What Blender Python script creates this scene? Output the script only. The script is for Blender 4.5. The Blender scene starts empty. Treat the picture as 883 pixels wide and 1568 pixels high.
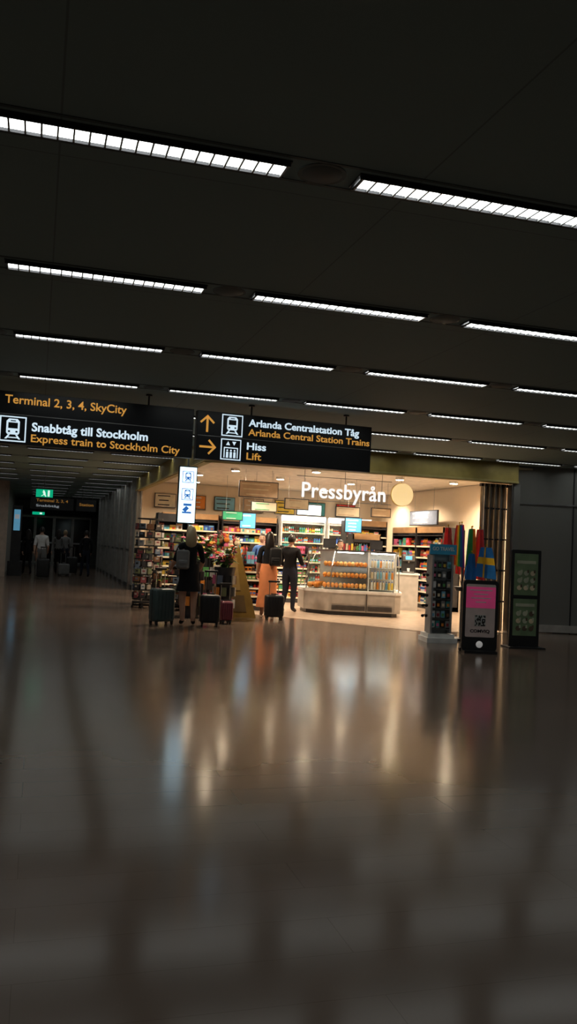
import bpy, math, random
from mathutils import Matrix, Vector
R = random.Random(7)
scene = bpy.context.scene
COL = scene.collection

# ------------------------------------------------------------------ materials
_m = {}
def mat(name, c, rough=.6, metal=0.0, em=0.0, emc=None, var=.12, scale=6, spec=.5, sample=False, transl=0.0):
    if name in _m: return _m[name]
    m = bpy.data.materials.new(name); m.use_nodes = True
    nt = m.node_tree; b = nt.nodes['Principled BSDF']
    b.inputs['Roughness'].default_value = rough
    b.inputs['Metallic'].default_value = metal
    b.inputs['Specular IOR Level'].default_value = spec
    tc = nt.nodes.new('ShaderNodeTexCoord')
    n = nt.nodes.new('ShaderNodeTexNoise'); n.inputs['Scale'].default_value = scale
    n.inputs['Detail'].default_value = 1
    mr = nt.nodes.new('ShaderNodeMapRange')
    mr.inputs['From Min'].default_value = .3; mr.inputs['From Max'].default_value = .7
    mr.inputs['To Min'].default_value = 1-var; mr.inputs['To Max'].default_value = 1+var
    vm = nt.nodes.new('ShaderNodeVectorMath'); vm.operation = 'SCALE'
    vm.inputs[0].default_value = c[:3]
    nt.links.new(tc.outputs['Object'], n.inputs['Vector'])
    nt.links.new(n.outputs['Fac'], mr.inputs['Value'])
    nt.links.new(mr.outputs['Result'], vm.inputs['Scale'])
    nt.links.new(vm.outputs['Vector'], b.inputs['Base Color'])
    if transl:
        t = nt.nodes.new('ShaderNodeBsdfTranslucent'); mx = nt.nodes.new('ShaderNodeMixShader'); mx.inputs[0].default_value = transl
        nt.links.new(vm.outputs['Vector'], t.inputs['Color'])
        nt.links.new(b.outputs[0], mx.inputs[1]); nt.links.new(t.outputs[0], mx.inputs[2])
        nt.links.new(mx.outputs[0], nt.nodes['Material Output'].inputs[0])
    if em:
        b.inputs['Emission Color'].default_value = (*(emc or c)[:3], 1)
        b.inputs['Emission Strength'].default_value = em
        if not sample: m.cycles.emission_sampling = 'NONE'
    _m[name] = m
    return m

def glass_mat():
    m = bpy.data.materials.new('clear_glass'); m.use_nodes = True
    nt = m.node_tree; nt.nodes.clear()
    o = nt.nodes.new('ShaderNodeOutputMaterial'); mx = nt.nodes.new('ShaderNodeMixShader')
    t = nt.nodes.new('ShaderNodeBsdfTransparent'); g = nt.nodes.new('ShaderNodeBsdfGlossy')
    t.inputs[0].default_value = (.95, .98, .97, 1); g.inputs['Roughness'].default_value = .05
    mx.inputs[0].default_value = .09
    nt.links.new(t.outputs[0], mx.inputs[1]); nt.links.new(g.outputs[0], mx.inputs[2])
    nt.links.new(mx.outputs[0], o.inputs[0]); return m

def floor_mat():
    m = bpy.data.materials.new('polished_plank_floor'); m.use_nodes = True
    nt = m.node_tree; b = nt.nodes['Principled BSDF']; L = nt.links.new
    tc = nt.nodes.new('ShaderNodeTexCoord')
    br = nt.nodes.new('ShaderNodeTexBrick')
    br.inputs['Scale'].default_value = 1.0
    br.inputs['Brick Width'].default_value = 2.4; br.inputs['Row Height'].default_value = .3
    br.inputs['Mortar Size'].default_value = .002
    br.inputs['Color1'].default_value = (.150, .108, .082, 1)
    br.inputs['Color2'].default_value = (.140, .100, .076, 1)
    br.inputs['Mortar'].default_value = (.115, .08, .06, 1)
    L(tc.outputs['Object'], br.inputs['Vector'])
    n = nt.nodes.new('ShaderNodeTexNoise'); n.inputs['Scale'].default_value = 1.3; n.inputs['Detail'].default_value = 5
    L(tc.outputs['Object'], n.inputs['Vector'])
    mr = nt.nodes.new('ShaderNodeMapRange'); mr.inputs['To Min'].default_value = .8; mr.inputs['To Max'].default_value = 1.2
    L(n.outputs['Fac'], mr.inputs['Value'])
    vm = nt.nodes.new('ShaderNodeVectorMath'); vm.operation = 'SCALE'
    L(br.outputs['Color'], vm.inputs[0]); L(mr.outputs[0], vm.inputs['Scale'])
    L(vm.outputs[0], b.inputs['Base Color'])
    m2 = nt.nodes.new('ShaderNodeMapRange'); m2.inputs['To Min'].default_value = .12; m2.inputs['To Max'].default_value = .18
    L(n.outputs['Fac'], m2.inputs['Value']); L(m2.outputs[0], b.inputs['Roughness'])
    b.inputs['Specular IOR Level'].default_value = .36
    return m

def ceil_mat():
    m = bpy.data.materials.new('dark_ceiling_panels'); m.use_nodes = True
    nt = m.node_tree; b = nt.nodes['Principled BSDF']; L = nt.links.new
    tc = nt.nodes.new('ShaderNodeTexCoord')
    br = nt.nodes.new('ShaderNodeTexBrick'); br.offset = 0
    br.inputs['Scale'].default_value = 1.0
    br.inputs['Brick Width'].default_value = 1.713; br.inputs['Row Height'].default_value = 2.1
    br.inputs['Mortar Size'].default_value = .005
    br.inputs['Color1'].default_value = (.25, .34, .33, 1); br.inputs['Color2'].default_value = (.24, .325, .315, 1)
    br.inputs['Mortar'].default_value = (.17, .22, .21, 1)
    L(tc.outputs['Object'], br.inputs['Vector']); L(br.outputs['Color'], b.inputs['Base Color'])
    b.inputs['Roughness'].default_value = .75
    return m

WHITE = mat('white_paint', (.8, .8, .78)); CREAM = mat('cream_wall_paint', (.8, .67, .5), var=.06, scale=1)
BLACK = mat('black_plastic', (.012, .012, .013), .45); DARK = mat('dark_grey_metal', (.05, .05, .055), .4, .5)
STEEL = mat('brushed_steel', (.5, .5, .5), .3, 1.0); GREY = mat('grey_plastic', (.3, .3, .3))
GLASS = glass_mat()
PAL = [mat('pack_red', (.6, .04, .03)), mat('pack_orange', (.75, .25, .03)), mat('pack_yellow', (.8, .55, .06)),
       mat('pack_green', (.08, .3, .08)), mat('pack_blue', (.04, .12, .45)), mat('pack_lightblue', (.2, .5, .7)),
       WHITE, mat('pack_brown', (.2, .09, .04)), mat('pack_pink', (.7, .15, .3)), BLACK, mat('pack_cream', (.75, .62, .42)),
       mat('pack_darkred', (.3, .02, .03)), mat('pack_teal', (.05, .3, .3))]
MUT = [BLACK, DARK, GREY, PAL[7], mat('card_grey_blue', (.12, .16, .22)), mat('card_beige', (.4, .34, .27)), mat('card_maroon', (.2, .04, .05)), mat('card_olive', (.15, .17, .08)), mat('card_white', (.5, .5, .48))]  # muted card tones: the racks' unlit front is put into the colour

# ------------------------------------------------------------------ mesh builder
class MB:
    def __init__(s): s.V = []; s.F = []; s.I = []; s.m = []; s.M = Matrix()
    def mi(s, m):
        if m not in s.m: s.m.append(m)
        return s.m.index(m)
    def add(s, vs, fs, m):
        b = len(s.V); i = s.mi(m)
        s.V += [s.M @ Vector(v) for v in vs]
        for f in fs: s.F.append([b+k for k in f]); s.I.append(i)
    def box(s, cx, cy, cz, sx, sy, sz, m, rz=0.0):
        c, sn = math.cos(rz), math.sin(rz); vs = []
        for dz in (-.5, .5):
            for dx, dy in ((-.5, -.5), (.5, -.5), (.5, .5), (-.5, .5)):
                x, y = dx*sx, dy*sy
                vs.append((cx+x*c-y*sn, cy+x*sn+y*c, cz+dz*sz))
        s.add(vs, [(3, 2, 1, 0), (4, 5, 6, 7), (0, 1, 5, 4), (1, 2, 6, 5), (2, 3, 7, 6), (3, 0, 4, 7)], m)
    def cyl(s, p0, p1, r0, r1, m, n=12):
        p0 = Vector(p0); p1 = Vector(p1); d = (p1-p0).normalized()
        a = d.orthogonal().normalized(); b = d.cross(a); vs = []
        for p, r in ((p0, r0), (p1, r1)):
            for k in range(n):
                t = 2*math.pi*k/n; vs.append(p+a*math.cos(t)*r+b*math.sin(t)*r)
        fs = [(k, (k+1) % n, n+(k+1) % n, n+k) for k in range(n)]
        fs += [tuple(range(n-1, -1, -1)), tuple(range(n, 2*n))]
        s.add(vs, fs, m)
    def prism(s, pts, z0, z1, m, top=None):
        n = len(pts); tp = top or pts
        vs = [(x, y, z0) for x, y in pts]+[(x, y, z1) for x, y in tp]
        fs = [(k, (k+1) % n, n+(k+1) % n, n+k) for k in range(n)]+[tuple(range(n-1, -1, -1)), tuple(range(n, 2*n))]
        s.add(vs, fs, m)
    def plate(s, pts, y, t, m):
        n = len(pts)
        vs = [(x, y, z) for x, z in pts]+[(x, y+t, z) for x, z in pts]
        fs = [(k, (k+1) % n, n+(k+1) % n, n+k) for k in range(n)]+[tuple(range(n-1, -1, -1)), tuple(range(n, 2*n))]
        s.add(vs, fs, m)
    def loft(s, secs, m, n=20, p=2.0):
        vs = []
        for cx, cy, z, rx, ry in secs:
            for k in range(n):
                t = 2*math.pi*k/n; c, q = math.cos(t), math.sin(t)
                vs.append((cx+rx*math.copysign(abs(c)**(2/p), c), cy+ry*math.copysign(abs(q)**(2/p), q), z))
        fs = []
        for j in range(len(secs)-1):
            for k in range(n): fs.append((j*n+k, j*n+(k+1) % n, (j+1)*n+(k+1) % n, (j+1)*n+k))
        L = (len(secs)-1)*n
        fs += [tuple(range(n-1, -1, -1)), tuple(range(L, L+n))]
        s.add(vs, fs, m)
    def rbox(s, cx, cy, z0, z1, sx, sy, r, m, n=24, p=6):
        secs = []
        for t in (0, 30, 60, 90):
            a = math.radians(t); i = r*(1-math.sin(a)); secs.append((cx, cy, z0+r*(1-math.cos(a)), sx/2-i, sy/2-i))
        for t in (90, 60, 30, 0):
            a = math.radians(t); i = r*(1-math.sin(a)); secs.append((cx, cy, z1-r*(1-math.cos(a)), sx/2-i, sy/2-i))
        s.loft(secs, m, n, p)
    def sph(s, c, r, m, n=12, k=8, f=None, skip=None):
        if not hasattr(r, '__len__'): r = (r, r, r)
        vs = []; U = []
        for j in range(k+1):
            ph = math.pi*j/k-math.pi/2
            for i in range(n):
                t = 2*math.pi*i/n; u = Vector((math.cos(ph)*math.cos(t), math.cos(ph)*math.sin(t), math.sin(ph))); U.append(u)
                v = Vector((u.x*r[0], u.y*r[1], u.z*r[2]))
                if f: v = f(u, v)
                vs.append((c[0]+v.x, c[1]+v.y, c[2]+v.z))
        fs = []
        for j in range(k):
            for i in range(n):
                q = (j*n+i, j*n+(i+1) % n, (j+1)*n+(i+1) % n, (j+1)*n+i)
                if skip and skip(sum((U[a] for a in q), Vector())/4): continue
                fs.append(q)
        s.add(vs, fs, m)
    def mesh(s, me, fn):
        b = len(s.V); s.V += [s.M @ v.co for v in me.vertices]
        for p in me.polygons:
            s.F.append([b+k for k in p.vertices]); s.I.append(s.mi(fn(p.center)))
    def obj(s, name, parent=None, loc=(0, 0, 0), rz=0.0, smooth=True, bevel=0):
        me = bpy.data.meshes.new(name)
        me.from_pydata([tuple(v) for v in s.V], [], s.F)
        for m in s.m: me.materials.append(m)
        me.polygons.foreach_set('material_index', s.I)
        if smooth:
            me.polygons.foreach_set('use_smooth', [True]*len(s.F))
            me.set_sharp_from_angle(angle=math.radians(38))
        me.update()
        o = bpy.data.objects.new(name, me); COL.objects.link(o)
        o.location = loc; o.rotation_euler = (0, 0, rz)
        if parent: o.parent = parent
        if bevel:
            bm = o.modifiers.new('bevel', 'BEVEL'); bm.width = bevel; bm.segments = 2; bm.limit_method = 'ANGLE'
        return o

def empty(name, loc=(0, 0, 0), rz=0.0):
    o = bpy.data.objects.new(name, None); COL.objects.link(o); o.location = loc; o.rotation_euler = (0, 0, rz)
    o.empty_display_size = .1; return o

def text(s, x0, x1, zb, y, m, parent, name='lettering', cap=None, bold=.012, ext=.004, sp=1.0):
    cu = bpy.data.curves.new('t', 'FONT'); cu.body = s; cu.size = 1; cu.offset = bold; cu.extrude = .01; cu.resolution_u = 4; cu.space_character = sp
    o = bpy.data.objects.new('t', cu); COL.objects.link(o)
    bpy.context.view_layer.update()
    dg = bpy.context.evaluated_depsgraph_get()
    me = bpy.data.meshes.new_from_object(o.evaluated_get(dg))
    bpy.data.objects.remove(o)
    xs = [v.co.x for v in me.vertices]; a, b = min(xs), max(xs); k = (x1-x0)/(b-a)
    kz = cap/.70 if cap else k
    for v in me.vertices:
        x, yy, z = v.co
        v.co = (x0+(x-a)*k, y-z*ext/.01, zb+yy*kz)
    me.materials.clear(); me.materials.append(m)
    ob = bpy.data.objects.new(name, me); COL.objects.link(ob)
    if parent: ob.parent = parent
    return ob

# ------------------------------------------------------------------ camera
cam = bpy.data.cameras.new('camera'); co = bpy.data.objects.new('camera', cam); COL.objects.link(co)
r = Vector((.9586, -.2809, .0461)); d = Vector((.0555, .0256, -.9981)); f = Vector((.2792, .9594, .0401))
u = -d; b = -f
co.matrix_world = Matrix(((r.x, u.x, b.x, 0), (r.y, u.y, b.y, 0), (r.z, u.z, b.z, 1.48), (0, 0, 0, 1)))
cam.sensor_fit = 'VERTICAL'; cam.sensor_height = 36; cam.lens = 1313/1568*36; cam.clip_end = 200
scene.camera = co
scene.view_settings.view_transform = 'Standard'

w = bpy.data.worlds.new('world'); scene.world = w; w.use_nodes = True
w.node_tree.nodes['Background'].inputs[0].default_value = (.6, .6, .6, 1)
w.node_tree.nodes['Background'].inputs[1].default_value = .008

CH = 3.30
# ------------------------------------------------------------------ shell
fl = MB(); fl.box(2, 22, -.05, 26, 54, .1, floor_mat()); fl.obj('floor', smooth=False)
ce = MB(); ce.box(2, 22, .05, 26, 54, .1, ceil_mat()); ce.obj('ceiling', loc=(0, 0, CH), smooth=False)
WG = mat('grey_wall_panel', (.38, .37, .34), .4, .1, var=.05, scale=.5)
WD = mat('dark_wall_panel', (.24, .24, .225), .4, .2, var=.05, scale=.5)
OLIVE = mat('olive_fascia', (.36, .28, .08), .45, .1)
def wall(name, x0, y0, x1, y1, z0, z1, m, t=.1, bevel=0):
    L = math.hypot(x1-x0, y1-y0); a = math.atan2(y1-y0, x1-x0)
    mb = MB(); mb.box(L/2, t/2, (z0+z1)/2, L, t, z1-z0, m)
    return mb.obj(name, loc=(x0, y0, 0), rz=a, smooth=False)
wall('wall_hall_far', -10.9, 31, -1.0, 31, 0, CH, mat('taupe_wall', (.5, .4, .33)))
wall('wall_corridor_left', -1.1, 31.1, -1.1, 47, 0, CH, WG)
wall('wall_corridor_end', -1.1, 47, 6, 47, 0, CH, WD)
mb = MB(); mb.box(2.81, 33.35, CH/2, .1, 15.3, CH, WG)
y = 26.2
while y < 40.8:
    mb.box(2.72, y, CH/2, .1, .16, CH, STEEL); mb.box(2.75, y+.9, 1.15, .03, 1.4, .04, DARK); y += 1.8
mb.box(2.75, 33.35, .06, .03, 15.2, .12, DARK)
mb.obj('wall_corridor_right', smooth=False)
mb = MB(); L = 6.1
mb.box(L/2, .05, CH/2, L, .1, CH, WD)
for k in range(5): mb.box(.1+k*1.2, -.008, CH/2, .02, .02, CH, DARK)
mb.box(L/2, -.012, 2.55, L, .025, .03, STEEL)
mb.obj('wall_right', loc=(8.98, 15.15, 0), rz=math.radians(-13), smooth=False)
mb = MB(); mb.box(L/2, -.03, .09, L, .05, .14, mat('light_baseboard', (.5, .48, .45), .4)); mb.obj('baseboard_right', loc=(8.98, 15.15, 0), rz=math.radians(-13), smooth=False)
wall('wall_shop_back', 2.8, 25.6, 10.4, 25.6, 0, 3.22, CREAM)
wall('wall_shop_right', 10.5, 15.05, 10.5, 25.6, 0, 3.22, CREAM)
mb = MB(); mb.box(5.83, 14.85, 3.1, 6.2, .16, .4, OLIVE); mb.box(5.83, 14.76, 2.93, 6.2, .03, .04, mat('olive_trim', (.45, .38, .15), .4, .2))
mb.box(2.81, 20.2, 3.1, .14, 10.9, .4, OLIVE); mb.box(2.72, 20.2, 2.93, .03, 10.9, .04, mat('olive_trim', (0, 0, 0)))
mb.obj('trim_fascia', smooth=False)
mb = MB(); mb.box(6.62, 20.3, 3.24, 7.5, 10.5, .04, mat('shop_ceiling', (.7, .64, .54))); mb.obj('ceiling_shop', smooth=False)
mb = MB(); tile = mat('shop_floor_tile', (.52, .4, .3), .25)
mb.prism([(2.9, 19.6), (4.97, 17.3), (7.03, 14.78), (8.9, 14.78), (10.35, 15.0), (10.35, 25.55), (2.9, 25.55)], 0.0, .006, tile)
mb.obj('floor_shop', smooth=False)
mb = MB(); mb.box(8.93, 14.9, 1.45, .14, .2, 2.9, WD); mb.box(8.84, 14.9, 1.45, .03, .16, 2.9, STEEL); mb.obj('trim_doorpost', smooth=False)
mb = MB(); mb.box(2.86, 25.5, 1.45, .2, .2, 2.9, CREAM); mb.box(2.86, 25.3, 1.45, .04, .2, 2.9, STEEL); mb.obj('trim_shop_corner', smooth=False)
mb = MB(); br = mat('bronze_slats', (.6, .5, .38), .3, .8)
for k in range(9):
    x = 8.3+k*.058
    mb.box(x, 15.0+(.04 if k % 2 else -.04), 1.45, .012, .2, 2.85, br, rz=.35 if k % 2 else -.35)
    mb.cyl((x, 15.0, 0), (x, 15.0, 2.9), .012, .012, STEEL, 8)
mb.box(8.53, 15.0, 2.86, .58, .08, .06, DARK)
for z in (.6, 1.2, 1.8, 2.4): mb.box(8.53, 14.9, z, .5, .01, .03, DARK)
mb.obj('folding_shutter_door', smooth=False)

# ------------------------------------------------------------------ ceiling lights
LE = mat('light_strip_emitter', (1, 1, 1), .5, 0, 5.4, (.96, 1.0, .97), sample=True)
fin = mat('louver_fin', (.45, .46, .45), .5, .2)
mb = MB(); Lw = .125; Ll = 1.33
mb.box(Ll/2, 0, -.004, Ll+.04, Lw+.04, .008, DARK)
mb.add([(0, -Lw/2, -.012), (0, Lw/2, -.012), (Ll, Lw/2, -.012), (Ll, -Lw/2, -.012)], [(0, 1, 2, 3)], LE)
n = 19
for k in range(n+1): mb.box(Ll*k/n, 0, -.019, .009, Lw, .013, fin)
for sy in (-1, 1): mb.box(Ll/2, sy*(Lw/2+.005), -.015, Ll+.03, .008, .022, DARK)
base = mb.obj('fixture', smooth=False); lm = base.data; bpy.data.objects.remove(base)
root = empty('ceiling_light_array')
rows = []
for k in range(-2, 18):
    Y = 3.92+2.102*k; hall = Y < 14.7
    if not hall and Y > 40.5: continue
    rows.append((Y, hall))
    for j in (range(-3, 7) if hall else range(-3, 2) if Y < 30.5 else range(0, 2)):
        o = bpy.data.objects.new('fixture', lm); COL.objects.link(o); o.parent = root
        o.location = (-.291+1.713*j, Y, CH)
mb = MB(); gr = mat('ceiling_track', (.08, .10, .095), .6)
for Y, hall in rows:
    x0, x1 = (-10, 14) if hall else ((-10, 2.7) if Y < 30.5 else (-.9, 2.7))
    for sy in (-.125, .125): mb.box((x0+x1)/2, Y+sy, CH-.002, x1-x0, .02, .004, gr)
    if hall:
        for j in range(-4, 7):
            x = -.291+1.713*j-.19
            mb.cyl((x, Y, CH-.005), (x, Y, CH), .12, .12, gr, 28); mb.cyl((x, Y, CH-.008), (x, Y, CH-.005), .09, .1, gr, 28)
mb.obj('ceiling_track', smooth=True)

# ------------------------------------------------------------------ hanging wayfinding sign
SB = mat('sign_black', (.006, .007, .009), .4)
SW = mat('sign_white_lit', (.6, .7, .8), .5, 0, .82, (.70, .88, 1)); SO = mat('sign_orange_lit', (.6, .26, .03), .5, 0, .46, (1, .48, .09))
sg = empty('hanging_wayfinding_sign', (0, 10.68, 0), math.radians(3.8))
mb = MB()
mb.box(.35, 0, 2.85, 2.94, .12, .62, SB); mb.box(3.09, 0, 2.85, 2.44, .12, .62, SB)
for x in (-.6, 1.25, 2.6, 3.95):
    mb.cyl((x, 0, 3.16), (x, 0, CH), .012, .012, DARK, 8); mb.cyl((x, 0, CH-.02), (x, 0, CH), .04, .04, DARK, 12)
mb.obj('panels', sg, smooth=False, bevel=.008)
def train_icon(mb, x, z, s, m, y=-.062, bg=None):
    bg = bg or SB
    def q(x0, z0, x1, z1, mm, t): mb.plate([(x+x0*s, z+z0*s), (x+x1*s, z+z0*s), (x+x1*s, z+z1*s), (x+x0*s, z+z1*s)], y-t, t, mm)
    q(0, 0, 1, 1, m, .003); q(.05, .05, .95, .95, bg, .005)
    mb.plate([(x+a*s, z+c*s) for a, c in ((.25, .35), (.3, .28), (.7, .28), (.75, .35), (.75, .8), (.66, .9), (.34, .9), (.25, .8))], y-.008, .008, m)
    q(.32, .52, .68, .75, bg, .010)
    q(.32, .36, .4, .43, bg, .010); q(.6, .36, .68, .43, bg, .010); q(.4, .8, .6, .84, bg, .01)
    mb.plate([(x+a*s, z+c*s) for a, c in ((.2, .1), (.28, .1), (.4, .27), (.33, .27))], y-.008, .008, m)
    mb.plate([(x+a*s, z+c*s) for a, c in ((.72, .1), (.8, .1), (.67, .27), (.6, .27))], y-.008, .008, m)
    q(.28, .14, .72, .18, m, .008)
def lift_icon(mb, x, z, s, m, y=-.062):
    def q(x0, z0, x1, z1, mm, t): mb.plate([(x+x0*s, z+z0*s), (x+x1*s, z+z0*s), (x+x1*s, z+z1*s), (x+x0*s, z+z1*s)], y-t, t, mm)
    q(0, 0, 1, 1, m, .003); q(.05, .05, .95, .95, SB, .005)
    q(.15, .1, .85, .6, m, .007); q(.2, .1, .8, .55, SB, .009)
    for c in (.32, .5, .68):
        q(c-.055, .1, c+.055, .38, m, .011)
        mb.cyl((x+c*s, y-.011, z+.45*s), (x+c*s, y, z+.45*s), .045*s, .045*s, m, 12)
    mb.plate([(x+a*s, z+c*s) for a, c in ((.25, .7), (.45, .7), (.35, .88))], y-.007, .007, m)
    mb.plate([(x+a*s, z+c*s) for a, c in ((.55, .88), (.65, .7), (.75, .88))], y-.007, .007, m)
mb = MB()
train_icon(mb, -.5, 2.565, .30, SW); train_icon(mb, 2.19, 2.86, .28, SW); lift_icon(mb, 2.19, 2.555, .27, SW)
def line(x0, x1, z0, z1, m=None): mb.plate([(x0, z0), (x1, z0), (x1, z1), (x0, z1)], -.064, .003, m or GREY)
line(-1.1, 1.81, 2.885, 2.892); line(1.88, 4.29, 2.84, 2.846)
def arrow(cx, cz, s, rot):
    c, q = math.cos(rot), math.sin(rot)
    for pc in ([(-.06, -.5), (.06, -.5), (.06, .45), (-.06, .45)], [(0, .5), (0, .34), (.36, .0), (.44, .08)], [(0, .5), (-.44, .08), (-.36, 0), (0, .34)]):
        mb.plate([(cx+s*(a*c-e*q), cz+s*(a*q+e*c)) for a, e in pc], -.067, .007, SO)
arrow(2.0, 3.0, .22, 0); arrow(2.02, 2.70, .22, -math.pi/2)
mb.obj('pictograms', sg, smooth=False)
text('Terminal 2, 3, 4, SkyCity', -.456, .97, 3.02, -.062, SO, sg, cap=.098)
text('Snabbtåg till Stockholm', -.137, 1.25, 2.71, -.062, SW, sg, cap=.10, bold=.025)
text('Express train to Stockholm City', -.14, 1.66, 2.58, -.062, SO, sg, cap=.09)
text('Arlanda Centralstation Tåg', 2.55, 4.12, 3.015, -.062, SW, sg, cap=.09, bold=.02)
text('Arlanda Central Station Trains', 2.55, 4.28, 2.895, -.062, SO, sg, cap=.085)
text('Hiss', 2.54, 2.80, 2.71, -.062, SW, sg, cap=.09, bold=.02)
text('Lift', 2.54, 2.74, 2.58, -.062, SO, sg, cap=.09)

lb = empty('projecting_lightbox_sign', (2.45, 14.78, 0))
mb = MB(); LBm = mat('lightbox_white', (.8, 1, 1), .5, 0, 1.6, (.72, .95, 1)); LBb = mat('lightbox_blue', (.02, .1, .5), .5, 0, .5, (.05, .25, .8))
mb.box(0, 0, 2.29, .32, .10, 1.0, DARK); mb.box(0, -.054, 2.29, .29, .01, .96, LBm); mb.box(0, .054, 2.29, .29, .01, .96, LBm)
mb.box(.24, 0, 2.95, .32, .03, .03, STEEL); mb.box(0, 0, 2.86, .03, .03, .2, STEEL)
for z in (2.5, 2.2): train_icon(mb, -.1, z, .2, LBb, -.06, LBm)
for pc in ([(-.08, 1.97), (.08, 1.97), (.08, 2.0), (-.08, 2.0)], [(-.08, 2.03), (-.02, 1.99), (.04, 2.06), (-.01, 2.1)], [(-.06, 2.1), (.08, 2.1), (.08, 2.14), (-.06, 2.14)]): mb.plate(pc, -.064, .004, LBb)
mb.obj('lightbox', lb, smooth=False)

# ------------------------------------------------------------------ shop name sign
sn = empty('illuminated_shop_sign', (0, 15.12, 0))
LW = mat('letter_white_lit', (.9, .9, .9), .5, 0, 1.0, (1, .99, .97))
text('Pressbyrån', 4.64, 6.30, 2.41, 0, LW, sn, cap=.28, bold=.008, ext=.012, sp=1.04)
mb = MB()
for z in (2.36, 2.8): mb.box(5.5, .06, z, 1.9, .01, .01, GREY)
for x in (4.7, 5.5, 6.25): mb.cyl((x, .06, 2.36), (x, .06, 3.215), .005, .005, GREY, 8)
mb.cyl((6.66, 0, 2.57), (6.66, .05, 2.57), .215, .215, mat('sun_disc_lit', (1, .85, .5), .5, 0, .9, (1, .70, .32)), 36)
mb.cyl((6.66, .05, 2.57), (6.66, .08, 2.57), .225, .225, mat('sun_rim', (.8, .6, .2)), 36)
mb.cyl((6.66, .07, 2.7), (6.66, .07, 3.215), .005, .005, GREY, 8)
mb.obj('sun_logo_and_frame', sn)

# ------------------------------------------------------------------ shelves + goods
def goods(mb, x0, x1, y, dep, z, hm, style='mix', pal=None):
    x = x0; pal = pal or PAL
    while True:
        wd = R.uniform(.05, .09) if style != 'mag' else R.uniform(.13, .2)
        if x+wd > x1: break
        m = R.choice(pal); h = R.uniform(.6, .95)*hm; rep = R.choice((1, 2, 3)) if style != 'mag' else 1
        st = style if style != 'mix' else R.choice(('box', 'box', 'bottle'))
        m2 = R.choice(pal)
        for _ in range(rep):
            if x+wd > x1: break
            cx = x+wd/2
            if st == 'bottle':
                rr = wd*.42
                mb.cyl((cx, y, z), (cx, y, z+h*.68), rr, rr, m, 8); mb.cyl((cx, y, z+h*.68), (cx, y, z+h*.85), rr, rr*.35, m, 8)
                mb.cyl((cx, y, z+h*.85), (cx, y, z+h), rr*.38, rr*.38, m2, 8)
                mb.cyl((cx, y, z+h*.25), (cx, y, z+h*.5), rr*1.03, rr*1.03, m2, 8)
            elif st == 'mag':
                mb.box(cx, y, z+h/2, wd*.94, .02, h, m); mb.box(cx, y-.012, z+h*.84, wd*.8, .006, h*.16, m2)
                mb.box(cx+wd*.1, y-.012, z+h*.4, wd*.4, .006, h*.4, R.choice(pal))
            else:
                mb.box(cx, y, z+h/2, wd*.92, min(dep, .2), h, m); mb.box(cx, y-min(dep, .2)/2-.002, z+h*.55, wd*.7, .004, h*.35, m2)
            x += wd
def shelf(name, loc, rz, W, D, H, levels, style='mix', body=None, head=None, topgoods=False):
    body = body or WHITE; e = empty(name, loc, rz); mb = MB()
    mb.box(0, D/2-.015, H/2, W, .03, H, body)
    for x in (-W/2+.015, W/2-.015): mb.box(x, 0, H/2, .03, D, H, body)
    mb.box(0, 0, .06, W, D, .12, DARK)
    z0 = .14; st = (H-.2-z0)/levels
    for k in range(levels+1):
        mb.box(0, 0, z0+k*st-.01, W-.03, D, .022, body)
        if k < levels: mb.box(0, -D/2-.004, z0+k*st-.005, W-.04, .008, .04, mat('price_rail', (.7, .65, .5)))
    if head: mb.box(0, -D/2+.02, H-.06, W, .04, .16, head)
    mb.obj('frame', e, smooth=False)
    mb = MB()
    for k in range(levels): goods(mb, -W/2+.04, W/2-.04, -D/2+.13, D*.6, z0+k*st, st-.04, style)
    if topgoods: goods(mb, -W/2+.04, W/2-.04, 0, .3, z0+levels*st+.002, .3, 'mix')
    mb.obj('products', e, smooth=False)
    return e
HDB = mat('cooler_header_lit', (.8, .9, 1), .5, 0, 1.2, (.7, .88, 1)); HDW = mat('wood_header', (.35, .2, .09))
shelf('snack_shelf', (10.15, 22.3, 0), -math.pi/2, 1.6, .5, 2.15, 6, 'mix', DARK, HDW)
shelf('snack_shelf', (10.15, 20.65, 0), -math.pi/2, 1.6, .5, 2.15, 6, 'bottle', DARK, HDW)
shelf('drinks_cooler', (7.75, 25.2, 0), 0, 1.4, .6, 2.4, 7, 'bottle', WHITE, HDB)
shelf('drinks_cooler', (9.25, 25.2, 0), 0, 1.4, .6, 2.4, 7, 'bottle', WHITE, HDB)
shelf('magazine_shelf', (9.05, 23.2, 0), 0, 1.25, .45, 2.3, 8, 'mag', DARK, HDW)
shelf('magazine_shelf', (6.1, 25.25, 0), 0, 1.7, .5, 2.3, 7, 'mag', DARK, HDW)
shelf('magazine_shelf', (4.3, 25.25, 0), 0, 1.7, .5, 2.3, 7, 'mag', DARK, HDW)
shelf('candy_gondola', (6.2, 22.0, 0), 0, 1.5, .5, 1.5, 6, 'box', DARK, None, True)
shelf('candy_gondola', (4.5, 20.9, 0), 0, 1.3, .5, 1.4, 5, 'mix', DARK, None, True)
shelf('souvenir_shelf', (3.35, 22.3, 0), 0, .8, .5, 2.2, 8, 'mag', DARK)
shelf('souvenir_shelf', (3.6, 19.6, 0), 0, .9, .45, 1.5, 6, 'mix', DARK, None, True)
shelf('souvenir_shelf', (4.75, 19.0, 0), math.radians(-8), .5, .4, 1.25, 5, 'mix', DARK, None, True)
shelf('bottled_water_shelf', (8.55, 21.9, 0), 0, .8, .45, 1.9, 6, 'bottle', DARK, HDW)

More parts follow.
